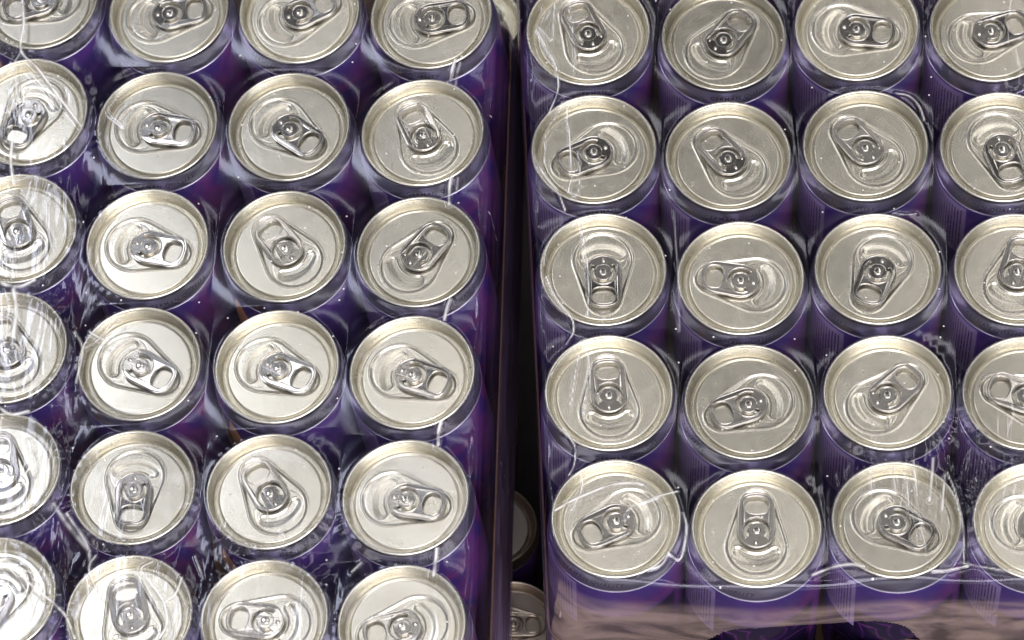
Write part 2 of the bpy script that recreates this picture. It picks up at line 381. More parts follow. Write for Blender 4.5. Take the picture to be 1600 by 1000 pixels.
# ---- lid: double seam, chuck wall, countersink and centre panel with its embossing
def uneven_capsule(x, y, xa, ra, xb, rb):
    """signed distance to hull of circle (xa,ra) and circle (xb,rb) on the x axis, xb<xa"""
    h = xa - xb
    px = np.abs(y); py = xa - x          # along from big to small
    bb = (ra - rb) / h; aa = math.sqrt(1 - bb * bb)
    k = -bb * px + aa * py
    d1 = np.hypot(px, py) - ra
    d2 = np.hypot(px, py - h) - rb
    d3 = px * aa + py * bb - ra
    return np.where(k < 0, d1, np.where(k > aa * h, d2, d3))
PANZ = -4.6
def panel_height(x, y):
    r = np.hypot(x, y)
    z = np.full_like(x, PANZ)
    sd = uneven_capsule(x, y, 6.6, 12.6, -12.2, 7.2)
    z += .18 * np.exp(-((sd - .3) / .34) ** 2)
    z -= .34 * smooth01(-sd, .0, 1.0)
    # thumb dimple beyond the nose of the tab
    rr = np.hypot(x - .2, y); th = np.arctan2(y, x - .2)
    ddr = np.abs(rr - 11.6) - 2.5
    dth = (np.abs(th) - math.radians(40)) * rr
    sdd = np.where(dth > 0, np.hypot(np.maximum(dth, 0), rr - 11.6) - 2.5, ddr)
    outer = smooth01(rr, 9.5, 13.8)
    z -= .5 * (smooth01(-sdd, -.25, .8) * (1 - outer) + smooth01(-sdd, -1.2, 3.2) * outer * .9)
    z += .14 * np.exp(-((sdd - .1) / .35) ** 2) * (1 - outer)
    # score line of the mouth
    rs = np.hypot((x - 8.2) / 1.0, y / 1.12)
    z -= .045 * np.exp(-((rs - 9.7) / .22) ** 2) * smooth01(x, 1, 3)
    # gently domed centre
    z += .12 * (1 - np.minimum(r / 21.5, 1) ** 2)
    # rivet boss
    z += .3 * smooth01(-(r - 4.2), 0, 1.6)
    return z
def lid_mesh():
    seg = 288
    prof = [(26.55, -2.75), (26.95, -2.4), (27.0, -1.2), (26.98, -.55), (26.75, -.18), (26.35, 0), (25.9, -.08), (25.62, -.35), (25.5, -.9),
            (25.35, -1.8), (24.9, -3.2), (24.35, -4.6), (24.05, -5.5), (23.85, -6.5), (23.4, -7.1), (22.9, -7.05), (22.5, -6.5), (22.3, -5.6), (22.1, -4.9), (21.75, PANZ - .04)]
    a = np.linspace(0, 2 * np.pi, seg, endpoint=False); ca, sa = np.cos(a), np.sin(a)
    V = []
    for r, z in prof:
        V.append(np.stack([r * ca, r * sa, np.full(seg, z)], 1))
    rad = np.concatenate([np.linspace(21.4, 1.0, 76), [.5]])
    for r in rad:
        xx, yy = r * ca, r * sa
        V.append(np.stack([xx, yy, panel_height(xx, yy)], 1))
    nr = len(V)
    V = np.concatenate(V)
    j = np.arange(seg); k = (j + 1) % seg
    F = np.concatenate([np.stack([i * seg + j, i * seg + k, (i + 1) * seg + k, (i + 1) * seg + j], 1)[:, ::1] for i in range(nr - 1)])
    return np_mesh('lid', V * MM, F)

# ---- curve based pieces (tab, lettering)
dg_cache = {}
def curve_to_mesh(cu, name):
    o = D.objects.new('tmp', cu); col.objects.link(o)
    dg = bpy.context.evaluated_depsgraph_get(); dg.update()
    me = D.meshes.new_from_object(o.evaluated_get(dg)); me.name = name
    D.objects.remove(o); D.curves.remove(cu)
    return me
def capsule_pts(xa, ra, xb, rb, n=28, sq=2.0):
    """outline of hull of two (super)circles, counter-clockwise"""
    pts = []
    h = xa - xb; phi = math.acos(max(-1, min(1, (ra - rb) / h)))
    for i in range(n + 1):
        t = -phi + 2 * phi * i / n
        pts.append((xa + ra * math.cos(t), ra * math.sin(t)))
    for i in range(n + 1):
        t = phi + (2 * math.pi - 2 * phi) * i / n
        c, s = math.cos(t), math.sin(t)
        q = (abs(c) ** sq + abs(s) ** sq) ** (-1 / sq)
        pts.append((xb + rb * c * q, rb * s * q))
    return pts
def rr_pts(cx, hx, hy, p=3.0, n=40):
    out = []
    for i in range(n):
        t = 2 * math.pi * i / n; c, s = math.cos(t), math.sin(t)
        q = (abs(c) ** p + abs(s) ** p) ** (-1 / p)
        out.append((cx + hx * c * q, hy * s * q))
    return out
def tube(bm, pts, r, z, closed=True, rz=None, seg=8):
    n = len(pts); rings = []
    rz = rz or r
    for i in range(n):
        p = Vector(pts[i] + (z,)) if len(pts[i]) == 2 else Vector(pts[i])
        a = Vector(pts[(i - 1) % n if closed else max(i - 1, 0)][:2]); b = Vector(pts[(i + 1) % n if closed else min(i + 1, n - 1)][:2])
        d = b - a; d = d.normalized() if d.length > 1e-9 else Vector((1, 0))
        nn = Vector((-d.y, d.x, 0))
        rings.append([bm.verts.new((p + nn * r * math.cos(2 * math.pi * k / seg) + Vector((0, 0, rz * math.sin(2 * math.pi * k / seg)))) * MM) for k in range(seg)])
    for i in range(n if closed else n - 1):
        A, B = rings[i], rings[(i + 1) % n]
        for k in range(seg):
            f = bm.faces.new((A[k], A[(k + 1) % seg], B[(k + 1) % seg], B[k])); f.smooth = True
    if not closed:
        bm.faces.new(rings[0]); bm.faces.new(rings[-1][::-1])
def slot_pts(r0, r1, a0, a1, n=22):
    o = [(r1 * math.cos(a0 + (a1 - a0) * i / n), r1 * math.sin(a0 + (a1 - a0) * i / n)) for i in range(n + 1)]
    o += [(r0 * math.cos(a1 + (a0 - a1) * i / n), r0 * math.sin(a1 + (a0 - a1) * i / n)) for i in range(n + 1)]
    return o
def tab_mesh():
    cu = D.curves.new('tab', 'CURVE'); cu.dimensions = '2D'; cu.fill_mode = 'BOTH'
    outline = capsule_pts(0, 8.0, -9.2, 7.7, sq=2.6)
    hole = rr_pts(-11.3, 3.95, 5.2, 2.5)
    slot = slot_pts(3.75, 5.6, math.radians(50), math.radians(310))
    for pts in (outline, hole, slot):
        s = cu.splines.new('POLY'); s.points.add(len(pts) - 1); s.use_cyclic_u = True
        for q, (x, y) in zip(s.points, pts): q.co = (x * MM, y * MM, 0, 1)
    cu.extrude = .22 * MM; cu.bevel_depth = 0
    me = curve_to_mesh(cu, 'tab')
    bm = bmesh.new(); bm.from_mesh(me)
    for v in bm.verts: v.co.z += -2.95 * MM
    # curled edges
    inner = [(x * .945 if x > 0 else (x + 9.3) * .93 - 9.3, y * .935) for x, y in outline]
    tube(bm, inner, .34, -2.85, rz=.55, seg=8)
    tube(bm, rr_pts(-11.3, 4.15, 5.4, 2.5, 48), .30, -2.75, rz=.45, seg=8)
    ring = [(5.95 * math.cos(t), 5.95 * math.sin(t)) for t in np.linspace(math.radians(48), math.radians(312), 40)]
    tube(bm, ring, .30, -2.65, closed=False, rz=.5)
    ring = [(3.75 * math.cos(t), 3.75 * math.sin(t)) for t in np.linspace(math.radians(62), math.radians(298), 32)]
    tube(bm, ring, .24, -2.75, closed=False, rz=.3)
    # crimped nose with small lobes beside the rivet
    for a, rr, q in ((-3, 5.4, .9),):
        m = Matrix.Translation(Vector((rr * math.cos(math.radians(a)), rr * math.sin(math.radians(a)), -2.7)) * MM) @ Matrix.Diagonal((q * MM * 1.3, q * MM * 1.1, q * MM * .8, 1))
        g = bmesh.ops.create_uvsphere(bm, u_segments=10, v_segments=8, radius=1, matrix=m)
        for v in g['verts']:
            for f in v.link_faces: f.smooth = True
    # the tab rises a little towards its tail
    for v in bm.verts:
        x = v.co.x / MM
        v.co.z += (max(0, -x - 3) * .045 - .25 * max(0, 1 - (x / 9) ** 2) * 0) * MM
    bmesh.ops.recalc_face_normals(bm, faces=bm.faces)
    bm.to_mesh(me); bm.free()
    return me
def rivet_mesh():
    return lathe('rivet', [(.01, -2.2), (1.2, -2.22), (1.65, -2.3), (1.85, -2.5), (1.9, -2.95), (2.05, -3.1), (2.5, -3.1), (3.0, -2.9), (3.45, -2.62), (3.6, -2.6)][::1], 40)

def wrapped_text(txt, size, rad_fn, z_fn, az0, spacing=1.0, shear=0.0, name='lettering', font_bold=False):
    """text laid around the can: x runs around, y runs up the surface. az in degrees from the front (-y)."""
    cu = D.curves.new('t', 'FONT'); cu.body = txt; cu.size = size * MM; cu.space_character = spacing; cu.shear = shear
    cu.fill_mode = 'FRONT'; cu.resolution_u = 3; cu.offset = .00004 if font_bold else .00002
    me = curve_to_mesh(cu, name)
    bm = bmesh.new(); bm.from_mesh(me)
    bmesh.ops.subdivide_edges(bm, edges=[e for e in bm.edges if e.calc_length() > .9 * MM], cuts=1)
    for v in bm.verts:
        x, y = v.co.x / MM, v.co.y / MM
        r = rad_fn(y); a = math.radians(az0) + x / r
        v.co = Vector((r * math.sin(a), -r * math.cos(a), z_fn(y))) * MM
    bm.to_mesh(me); bm.free()
    return me
NECK = [(26.2, -2.7), (26.35, -3.4), (26.75, -4.6), (27.3, -6.0), (27.85, -7.6), (28.35, -9.4), (28.62, -11.0), (28.7, -12.0)]
def neck_r(z):
    zs = [-q[1] for q in NECK]; rs = [q[0] for q in NECK]
    return float(np.interp(-z, zs, rs))
def neck_text():
    return wrapped_text('GERMAN QUALITY', 2.9, lambda y: neck_r(-7.7 + y * .93) + .06, lambda y: -7.7 + y * .93, 0, 1.22, name='neck_lettering')

CAN_H = 114.0
ME = {'lid': lid_mesh(), 'tab': tab_mesh(), 'rivet': rivet_mesh(),
      'neck': lathe('neck', NECK[:-1] + [(28.62, -11.0)]),
      'body': lathe('body', [(28.62, -11.0), (28.68, -11.6), (28.7, -12.4), (28.7, -60), (28.7, -104), (28.2, -107.5), (26.6, -110.5), (24.6, -113.2), (24.0, -114), (23.0, -113.2), (21, -108), (.01, -104)]),
      'neck_lettering': neck_text()}
MATS = {'lid': M_LID, 'tab': M_TAB, 'rivet': M_TAB, 'neck': M_NECK, 'body': M_BODY, 'neck_lettering': M_INK}

def make_can():
    root = D.objects.new('drink_can', None); root.empty_display_size = .01; col.objects.link(root)
    z = CAN_H * MM
    for k in ('body', 'neck', 'lid', 'tab', 'neck_lettering', 'neck_lettering'):
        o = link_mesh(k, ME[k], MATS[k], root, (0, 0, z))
        if k == 'tab':
            link_mesh('rivet', ME['rivet'], M_TAB, o)
    return root
def copy_tree(o, parent=None):
    c = o.copy(); col.objects.link(c); c.parent = parent
    for ch in list(o.children): copy_tree(ch, c)
    return c
PROTO = make_can(); used = [False]
def place_can(matrix, lid_rot, body_rot, neck_rot, label, group, scale=1.0):
    if used[0]: o = copy_tree(PROTO)
    else: o = PROTO; used[0] = True
    nl = 0
    for ch in o.children:
        k = ch.name.split('.')[0]
        if k == 'neck_lettering':
            nl += 1
            if nl == 2: neck_rot += math.pi
        ch.rotation_euler = (0, random.uniform(-.018, .022) if k == 'tab' else 0, {'lid': lid_rot, 'tab': lid_rot, 'body': body_rot, 'neck': body_rot, 'neck_lettering': neck_rot}[k])
    o.matrix_basis = matrix @ Matrix.Diagonal((scale, scale, scale, 1))
    o['label'] = label; o['category'] = 'can'; o['group'] = group
    return o

def compass(dx, dy):
    a = math.degrees(math.atan2(-dy, dx)) % 360
    return ['right', 'upper right', 'top', 'upper left', 'left', 'lower left', 'bottom', 'lower right'][int((a + 22.5) // 45) % 8]
ROWL = ['top', 'second', 'third', 'fourth', 'fifth', 'bottom']
COLL = ['leftmost', 'second from left', 'third from left', 'rightmost']
BROT = {('left', 2, 3): 178, ('left', 2, 4): 180, ('left', 2, 2): 176, ('left', 0, 0): 175, ('left', 0, 1): 40,
        ('left', 1, 1): -20, ('left', 1, 2): -12, ('left', 1, 3): -28, ('left', 1, 4): -35, ('left', 1, 5): 30}
NROT = {('left', 3, 0): -52, ('left', 1, 4): -55, ('left', 1, 5): -10, ('right', 0, 0): -12, ('right', 1, 0): -14, ('right', 0, 1): -9, ('left', 2, 4): 10}
for p, cans in (('left', LEFT), ('right', RIGHT)):
    for (c, r), (x, y) in sorted(cans.items(), key=lambda q: (q[0][1], q[0][0])):
        dx, dy = TAIL[p][(c, r)]
        # turn the photo direction into a direction in the pack's plane
        inv = FRAME[p].inverted(); ctr = FRAME[p] @ (Vector((x, y, 0)) * MM)
        q = CAMR.transposed() @ (ctr - CAMLOC); u0 = 800 + q.x / -q.z * FPX; v0 = 500 - q.y / -q.z * FPX
        s = 20 / math.hypot(dx, dy)
        ax, ay = pix2pack(p, u0 + dx * s, v0 + dy * s); bx, by = pix2pack(p, u0, v0)
        ang = math.atan2(ay - by, ax - bx) - math.pi
        jit = Matrix.Rotation(math.radians(random.gauss(0, .7)), 4, 'X') @ Matrix.Rotation(math.radians(random.gauss(0, .7)), 4, 'Y')
        m = FRAME[p] @ Matrix.Translation(Vector((x, y, 0)) * MM) @ jit @ Matrix.Translation((0, 0, -CAN_H * MM))
        if r >= 0:
            lab = 'purple can, tab tail pointing %s, %s in %s row of %s pack' % (compass(dx, dy), COLL[c], ROWL[r] if not (p == 'right' and r == 4) else 'bottom', p)
        else:
            lab = 'purple can mostly hidden behind %s can of right pack at top edge' % COLL[c]
        br = BROT.get((p, c, r), random.uniform(-6, 6))
        nrot = NROT.get((p, c, r), random.choice((-60, -20, 10, 35, 80, 130)) + random.uniform(-10, 10))
        o = place_can(m, ang, math.radians(br), math.radians(nrot), lab, 'purple cans in the %s shrink-wrapped pack' % p)
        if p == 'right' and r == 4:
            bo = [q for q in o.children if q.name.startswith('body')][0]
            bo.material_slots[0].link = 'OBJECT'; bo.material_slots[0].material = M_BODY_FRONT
        if p == 'right' and (c, r) == (3, 4):
            me = wrapped_text('Schoko', 9.5, lambda y: 28.82, lambda y: -44 + y, -56, 1.0, .25, 'front_lettering', True)
            link_mesh('front_lettering', me, M_INK2, o, (0, 0, CAN_H * MM))

# small cans of the layer below, seen in the gap
def world_at(u, v, z):
    ray = CAMR @ Vector(((u - 800) / FPX, -(v - 500) / FPX, -1)); t = (z - CAMLOC.z) / ray.z
    return CAMLOC + ray * t
LOW = .75; ZL = GZ - .180
for (u, v, dx, dy, lab) in ((802, 972, 100, 5, 'small can standing low in the dark gap between packs at the bottom edge'),
                            (769, 820, 20, 100, 'small can low in the gap, half covered by left pack film'),
                            (737, 664, -60, 60, 'small can low in the gap, its rim just showing behind the left pack'),
                            (746, 30, 80, -50, 'small bright can beyond the back corner of the left pack at the top edge')):
    P = world_at(u, v, ZL)
    lo_can = place_can(Matrix.Translation((P.x, P.y, ZL - CAN_H * MM * LOW)), math.atan2(-dy, dx) - math.pi, 1.0, .5, lab, 'small cans in the layer below', LOW)
    if v > 100:                                  # tops down in the gap get its shade as darker metal
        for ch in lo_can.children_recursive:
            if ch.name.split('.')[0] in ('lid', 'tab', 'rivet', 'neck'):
                ch.material_slots[0].link = 'OBJECT'; ch.material_slots[0].material = M_SHADED

# ------------------------------------------------------------------ packs: tray and film
def frame_uv(cans, rows):
    A = []; bx = []; by = []
    for (c, r), (x, y) in cans.items():
        A.append((1, c, r)); bx.append(x); by.append(y)
    A = np.array(A, float)
    sx_, *_ = np.linalg.lstsq(A, np.array(bx), rcond=None); sy_, *_ = np.linalg.lstsq(A, np.array(by), rcond=None)
    return np.array([sx_[0], sy_[0]]), np.array([sx_[1], sy_[1]]), np.array([sx_[2], sy_[2]])
def rrect(a, b, ha, hb, rad):
    """signed distance and nearest boundary point of a rounded rectangle centred at 0"""
    qa, qb = np.abs(a) - (ha - rad), np.abs(b) - (hb - rad)
    oa, ob = np.maximum(qa, 0), np.maximum(qb, 0)
    out = np.hypot(oa, ob)
    s = out + np.minimum(np.maximum(qa, qb), 0) - rad
    ln = np.where(out > 1e-9, out, 1)
    na = np.where(out > 1e-9, oa / ln, (qa > qb) * 1.0) * np.sign(a)
    nb = np.where(out > 1e-9, ob / ln, (qa <= qb) * 1.0) * np.sign(b)
    return s, na, nb

def polydist(X, Y, pts):
    d = np.full(X.shape, 1e9)
    for (x0, y0), (x1, y1) in zip(pts[:-1], pts[1:]):
        dx, dy = x1 - x0, y1 - y0; l2 = dx * dx + dy * dy + 1e-9
        t = np.clip(((X - x0) * dx + (Y - y0) * dy) / l2, 0, 1)
        d = np.minimum(d, np.hypot(X - x0 - t * dx, Y - y0 - t * dy))
    return d
def smooth_line(pts, n=8):
    """Catmull-Rom through the points"""
    if len(pts) < 3: return pts
    P = [np.array(q, float) for q in pts]; P = [2 * P[0] - P[1]] + P + [2 * P[-1] - P[-2]]
    out = []
    for i in range(1, len(P) - 2):
        for k in range(n):
            t = k / n
            out.append(tuple(.5 * ((2 * P[i]) + (-P[i - 1] + P[i + 1]) * t + (2 * P[i - 1] - 5 * P[i] + 4 * P[i + 1] - P[i + 2]) * t * t + (-P[i - 1] + 3 * P[i] - 3 * P[i + 1] + P[i + 2]) * t ** 3)))
    out.append(tuple(P[-2])); return out

CREASES = {'right': [
    ([(879, 160), (868, 185), (853, 210), (850, 262)], .55, .35), ([(884, 160), (889, 205), (891, 240), (894, 275), (889, 300), (900, 312)], .8, .4),
    ([(903, 240), (906, 270), (903, 305), (893, 312)], .6, .35), ([(834, 246), (850, 275), (870, 300), (883, 330)], .8, .5),
    ([(868, -5), (864, 40), (862, 66), (838, 44)], .6, .45), ([(885, -5), (896, 60), (898, 100), (895, 118)], .6, .35),
    ([(838, 50), (855, 80), (868, 105), (872, 140), (858, 180)], .8, .5), ([(860, 20), (850, 34), (845, 12)], .5, .4),
    ([(905, 345), (914, 390), (920, 440), (918, 495)], .8, .45), ([(898, 350), (870, 365), (853, 395), (850, 415)], .6, .45),
    ([(853, 435), (870, 470), (893, 500), (896, 520), (885, 540)], .9, .5),
    ([(916, 532), (904, 560), (897, 600), (893, 635)], .7, .4), ([(912, 532), (920, 560), (918, 600), (912, 655)], .6, .35), ([(910, 533), (880, 560), (860, 590)], .6, .4),
    ([(880, 672), (893, 690), (899, 704), (897, 728), (889, 745)], .8, .45),
    ([(912, 740), (908, 770), (893, 800)], .7, .45), ([(868, 800), (885, 790), (905, 780), (950, 762), (985, 757), (1005, 760)], .9, .8),
    ([(1000, 790), (1025, 779), (1060, 770)], .8, .6), ([(1068, 803), (1073, 830), (1063, 875), (1043, 866)], .9, .6), ([(1045, 868), (1033, 885), (1012, 893)], .9, .7),
    ([(975, 815), (985, 795), (1030, 780)], .6, .4),
    ([(1427, 722), (1430, 745), (1433, 778)], .8, .6), ([(1458, 718), (1456, 745), (1452, 785)], .6, .9), ([(1360, 742), (1363, 772)], .6, .5),
    ([(1412, 738), (1417, 760), (1420, 792)], .5, .5), ([(1476, 745), (1474, 770), (1472, 800)], .6, .8), ([(1395, 735), (1399, 770)], .4, .8),
    ([(1052, 330), (1056, 380), (1060, 440), (1062, 520)], .25, .5),
    ([(1400, 148), (1420, 152), (1436, 168), (1444, 190)], .7, .6), ([(1395, 335), (1415, 338), (1432, 336)], .5, .5),
    ([(1480, 740), (1495, 780), (1505, 830), (1506, 880)], .5, .5), ([(1270, 900), (1300, 888), (1330, 884), (1350, 888)], .7, .9),
    ([(1455, 895), (1480, 893), (1512, 885)], .8, .7), ([(1500, 880), (1540, 888), (1600, 900)], .5, .6)],
    'left': [
    ([(712, 96), (707, 112), (705, 128)], .8, 1.0), ([(707, 275), (703, 292), (702, 322)], .8, .9), ([(704, 470), (698, 486), (695, 502)], .85, 1.0),
    ([(690, 660), (686, 676), (685, 698)], .9, 1.1), ([(683, 860), (681, 880), (678, 902)], .9, 1.2),
    ([(720, 100), (714, 120), (713, 135)], .3, .8), ([(716, 280), (714, 300)], .3, .7),
    ([(35, -5), (38, 40), (34, 82), (60, 110), (90, 150), (128, 200)], .95, .8), ([(22, 105), (26, 130), (28, 160)], .5, .7), ([(45, 115), (70, 140), (92, 172)], .6, .6),
    ([(34, 82), (18, 110), (2, 130)], .5, .6), ([(20, 225), (18, 255), (22, 290)], .9, 1.1), ([(0, 280), (25, 285), (60, 275)], .6, .9),
    ([(0, 445), (30, 450), (55, 440)], .8, 1.3), ([(22, 455), (26, 490), (20, 540)], .7, 1.6), ([(0, 640), (20, 650), (45, 645)], .8, 1.2),
    ([(45, 690), (52, 720), (40, 745)], .6, .9),
    ([(0, 880), (25, 900), (45, 935), (40, 960)], .8, .7), ([(33, 902), (60, 925), (100, 960), (118, 1000)], .9, .8), ([(45, 938), (60, 905), (30, 890)], .7, .6),
    ([(230, 905), (255, 940), (262, 975), (250, 1000)], .9, .9), ([(255, 945), (275, 930), (285, 905)], .6, .8), ([(228, 905), (222, 890), (240, 880)], .5, .7),
    ([(85, 790), (105, 820), (138, 860)], .5, 1.5), ([(105, 805), (135, 850), (142, 880)], .45, 1.2), ([(150, 870), (140, 890), (152, 925)], .6, .8),
    ([(195, 200), (170, 175), (185, 150)], .35, .7), ([(140, 520), (165, 535)], .4, 1.0), ([(118, 520), (130, 550), (120, 600)], .5, .8),
    ([(190, 500), (160, 530), (130, 548)], .35, .8), ([(430, 846), (445, 858)], .3, .8), ([(565, 880), (550, 895)], .5, .8),
    ([(440, 830), (448, 848)], .4, .7), ([(305, 870), (318, 905)], .5, .6)]}

def make_film(p, cans, r0, r1, label):
    O, U, V = frame_uv(cans, None)
    P = 58.0
    cu_, cr_ = 1.5, (r0 + r1) / 2
    ha = 2 * P; hb = (r1 - r0 + 1) / 2 * P
    rad = 27.0
    sk = 112.0
    def axis(h, step):
        inner = np.arange(-h - 4, h + 4.001, step)
        outer = np.concatenate([np.arange(h + 5, h + 32, .9), np.arange(h + 32, h + 60, 1.5), np.arange(h + 61, h + sk + 1, 4.0)])
        return np.concatenate([-outer[::-1], inner, outer])
    a = axis(ha, .52); b = axis(hb, .55)
    A, Bb = np.meshgrid(a, b)
    s, na, nb = rrect(A, Bb, ha, hb, rad)
    over = np.maximum(s, 0)
    dev = [np.mean([y - (O[1] + c * U[1] + r * V[1]) for (c, r), (x, y) in cans.items() if c == k]) for k in range(4)]
    def bulge(u): return np.interp(u, [-.5, 0, 1, 2, 3, 3.5], [dev[0], dev[0], dev[1], dev[2], dev[3], dev[3]])
    tuck = .7 + .8 * smooth01(over, 10, 52)            # film stands off further where the tray is
    Rd = rad - 18 * smooth01(over, 0, 50)               # corners turn from can-round to tray-square on the way down
    incorner = (np.abs(A) > ha - rad) & (np.abs(Bb) > hb - rad)
    sa, sb = np.sign(A), np.sign(Bb)
    Ac = np.where(incorner, sa * (ha - Rd * (1 - np.abs(na))), A - na * over)
    Bc = np.where(incorner, sb * (hb - Rd * (1 - np.abs(nb))), Bb - nb * over)
    A2 = np.where(s > 0, Ac + na * tuck, A + na * .7 * smooth01(s, -3, 0))
    B2 = np.where(s > 0, Bc + nb * tuck, Bb + nb * .7 * smooth01(s, -3, 0))
    u = cu_ + A2 / P; v = cr_ - B2 / P
    X = O[0] + u * U[0] + v * V[0]; Y = O[1] + u * U[1] + v * V[1] + bulge(u)
    dm = np.full(X.shape, 1e9)
    for (x, y) in cans.values():
        dm = np.minimum(dm, np.hypot(X - x, Y - y))
    t = np.maximum(dm - 26.6, 0)
    h = .45 - 1.0 * (1 - np.exp(-(t / 6.0) ** 1.5))
    h = h - .18 * (1 - np.minimum(dm / 26, 1) ** 2)
    prof = np.where(s > -3.4, -7.0 * np.clip((s + 3.4) / 3.4, 0, 1) ** 2.3, 0)
    Zc = np.where(s > 0, -6.6 - over, np.minimum(h, .4 + prof))
    # smooth the shoulder where sag and edge meet
    rr = np.random.default_rng(11 if p == 'left' else 23)
    # low-frequency slackness
    def wob(k, amp, fx, fy):
        z = 0
        for i in range(k):
            ang = rr.uniform(0, 6.28); f = rr.uniform(.6, 1.6)
            z = z + np.sin((A * math.cos(ang) * fx + Bb * math.sin(ang) * fy) * f + rr.uniform(0, 6.28))
        return z / math.sqrt(k) * amp
    loose = smooth01(dm, 26, 30) * smooth01(-s, -1, 3)
    Zc = Zc + wob(9, .16, .10, .10) * loose + wob(9, .10, .14, .14) * (1 - smooth01(dm, 20, 26))
    # the pulled edge is never straight
    Zc = Zc + wob(7, .55, .16, .16) * smooth01(s, -4, -1.5) * smooth01(-over, -9, -2)
    # short tension folds running out from the rims where the film is pulled hard
    dall = np.stack([np.hypot(X - x, Y - y) for (x, y) in cans.values()]); near = dall.argmin(0)
    cxy = np.array(list(cans.values())); tcan = np.arctan2(Y - cxy[near, 1], X - cxy[near, 0])
    if p == 'left': pull = np.exp(-(((X + 8) / 30) ** 2 + ((Y + 170) / 150) ** 2)) + np.exp(-(((X - 62) / 95) ** 2 + ((Y + 292) / 48) ** 2))
    else: pull = np.exp(-(((X - 150) / 48) ** 2 + ((Y + 205) / 34) ** 2)) + .6 * np.exp(-(((X - 190) / 30) ** 2 + (Y / 50) ** 2))
    rad_f = np.sin(tcan * 34 + 3 * np.sin(tcan * 5 + near) + near * 1.7) * np.clip(np.sin(tcan * 4.3 + near * 2.1) + .35, 0, 1)
    Zc = Zc + .34 * rad_f * np.clip(pull, 0, 1) * smooth01(dm, 24.5, 27.5) * np.exp(-np.maximum(dm - 27.5, 0) / 6)
    # horizontal folds of the film on the sides
    side = smooth01(over, 6, 18)
    fold = wob(6, .35, .02, .02) + .5 * np.sin(over * .38 + wob(6, 2.6, .035, .035)) * smooth01(over, 8, 16) * np.clip(.5 + wob(5, .6, .03, .03), 0, 1)
    push = fold * side * .55
    X = X + push * (na * U[0] / P * 1.0 - nb * V[0] / P); Y = Y + push * (na * U[1] / P - nb * V[1] / P)
    cre = np.zeros(X.shape)
    wobm = wob(6, 1.0, .7, .7)
    for pts, k, wdt in CREASES[p]:
        pp = [pix2pack(p, uu, vv, -1.0) for uu, vv in smooth_line(pts)]
        x0, x1 = min(q[0] for q in pp) - 4, max(q[0] for q in pp) + 4; y0, y1 = min(q[1] for q in pp) - 4, max(q[1] for q in pp) + 4
        msk = (X > x0) & (X < x1) & (Y > y0) & (Y < y1) & (over < 25)
        if not msk.any(): continue
        d = polydist(X[msk], Y[msk], pp)
        g = np.exp(-(d / (wdt * .55)) ** 2) * (.45 + .55 * np.clip(1 + wobm[msk], 0, 1))
        cre[msk] = np.maximum(cre[msk], g * k)
        Zc[msk] += .5 * np.exp(-(d / (wdt * 1.2)) ** 2) * k
    wr = .0 * X + .25 * smooth01(over, 6, 16)
    if p == 'left':
        g1 = np.exp(-(((X + 10) / 45) ** 2 + ((Y + 150) / 170) ** 2)); g2 = np.exp(-(((X - 60) / 90) ** 2 + ((Y + 300) / 55) ** 2))
        wr = wr + .6 * np.clip(g1 - .12, 0, 1) + .6 * np.clip(g2 - .1, 0, 1)
    else:
        g1 = np.exp(-(((X - 150) / 55) ** 2 + ((Y + 220) / 35) ** 2)); g2 = np.exp(-(((X - 175) / 40) ** 2 + ((Y) / 80) ** 2))
        wr = wr + .8 * np.clip(g1 - .12, 0, 1) + .3 * np.clip(g2 - .2, 0, 1)
    front = (nb < -.6) * 1.0
    veil = smooth01(over, 4, 16) * (.08 + .20 * front) * (1 if p == 'right' else .35)
    veil = veil + .22 * (p == 'left') * smooth01(over, 38, 60)
    ny, nx = X.shape
    idx = np.arange(nx * ny).reshape(ny, nx)
    F = np.stack([idx[:-1, :-1], idx[:-1, 1:], idx[1:, 1:], idx[1:, :-1]], -1).reshape(-1, 4)
    keep = (over[:-1, :-1] < 107).ravel()
    if p == 'right':                                    # the oval opening in the end of the wrap
        cx, cy = A[:-1, :-1].ravel(), over[:-1, :-1].ravel()
        fr = (front[:-1, :-1].ravel() > 0)
        ex = (cx - (-8)) / 52.0
        edge = 27 + 60 * (1 - np.clip(1 - np.abs(ex) ** 5, 0, 1) ** .6)
        keep &= ~(fr & (np.abs(ex) < 1) & (cy > edge))
    F = F[keep]
    usedv = np.zeros(nx * ny, bool); usedv[F.ravel()] = True
    remap = np.cumsum(usedv) - 1
    Vv = np.stack([X, Y, Zc], -1).reshape(-1, 3)[usedv] * MM
    me = np_mesh('shrink_film', Vv, remap[F])
    for nm, arr in (('crease', cre), ('veil', veil), ('wrinkle', wr), ('tan', front)):
        at = me.attributes.new(nm, 'FLOAT', 'POINT'); at.data.foreach_set('value', arr.ravel()[usedv].astype(np.float32))
    o = link_mesh('shrink_film', me, M_FILM)
    o.matrix_basis = FRAME[p]
    o['label'] = label; o['category'] = 'plastic film'
    return o

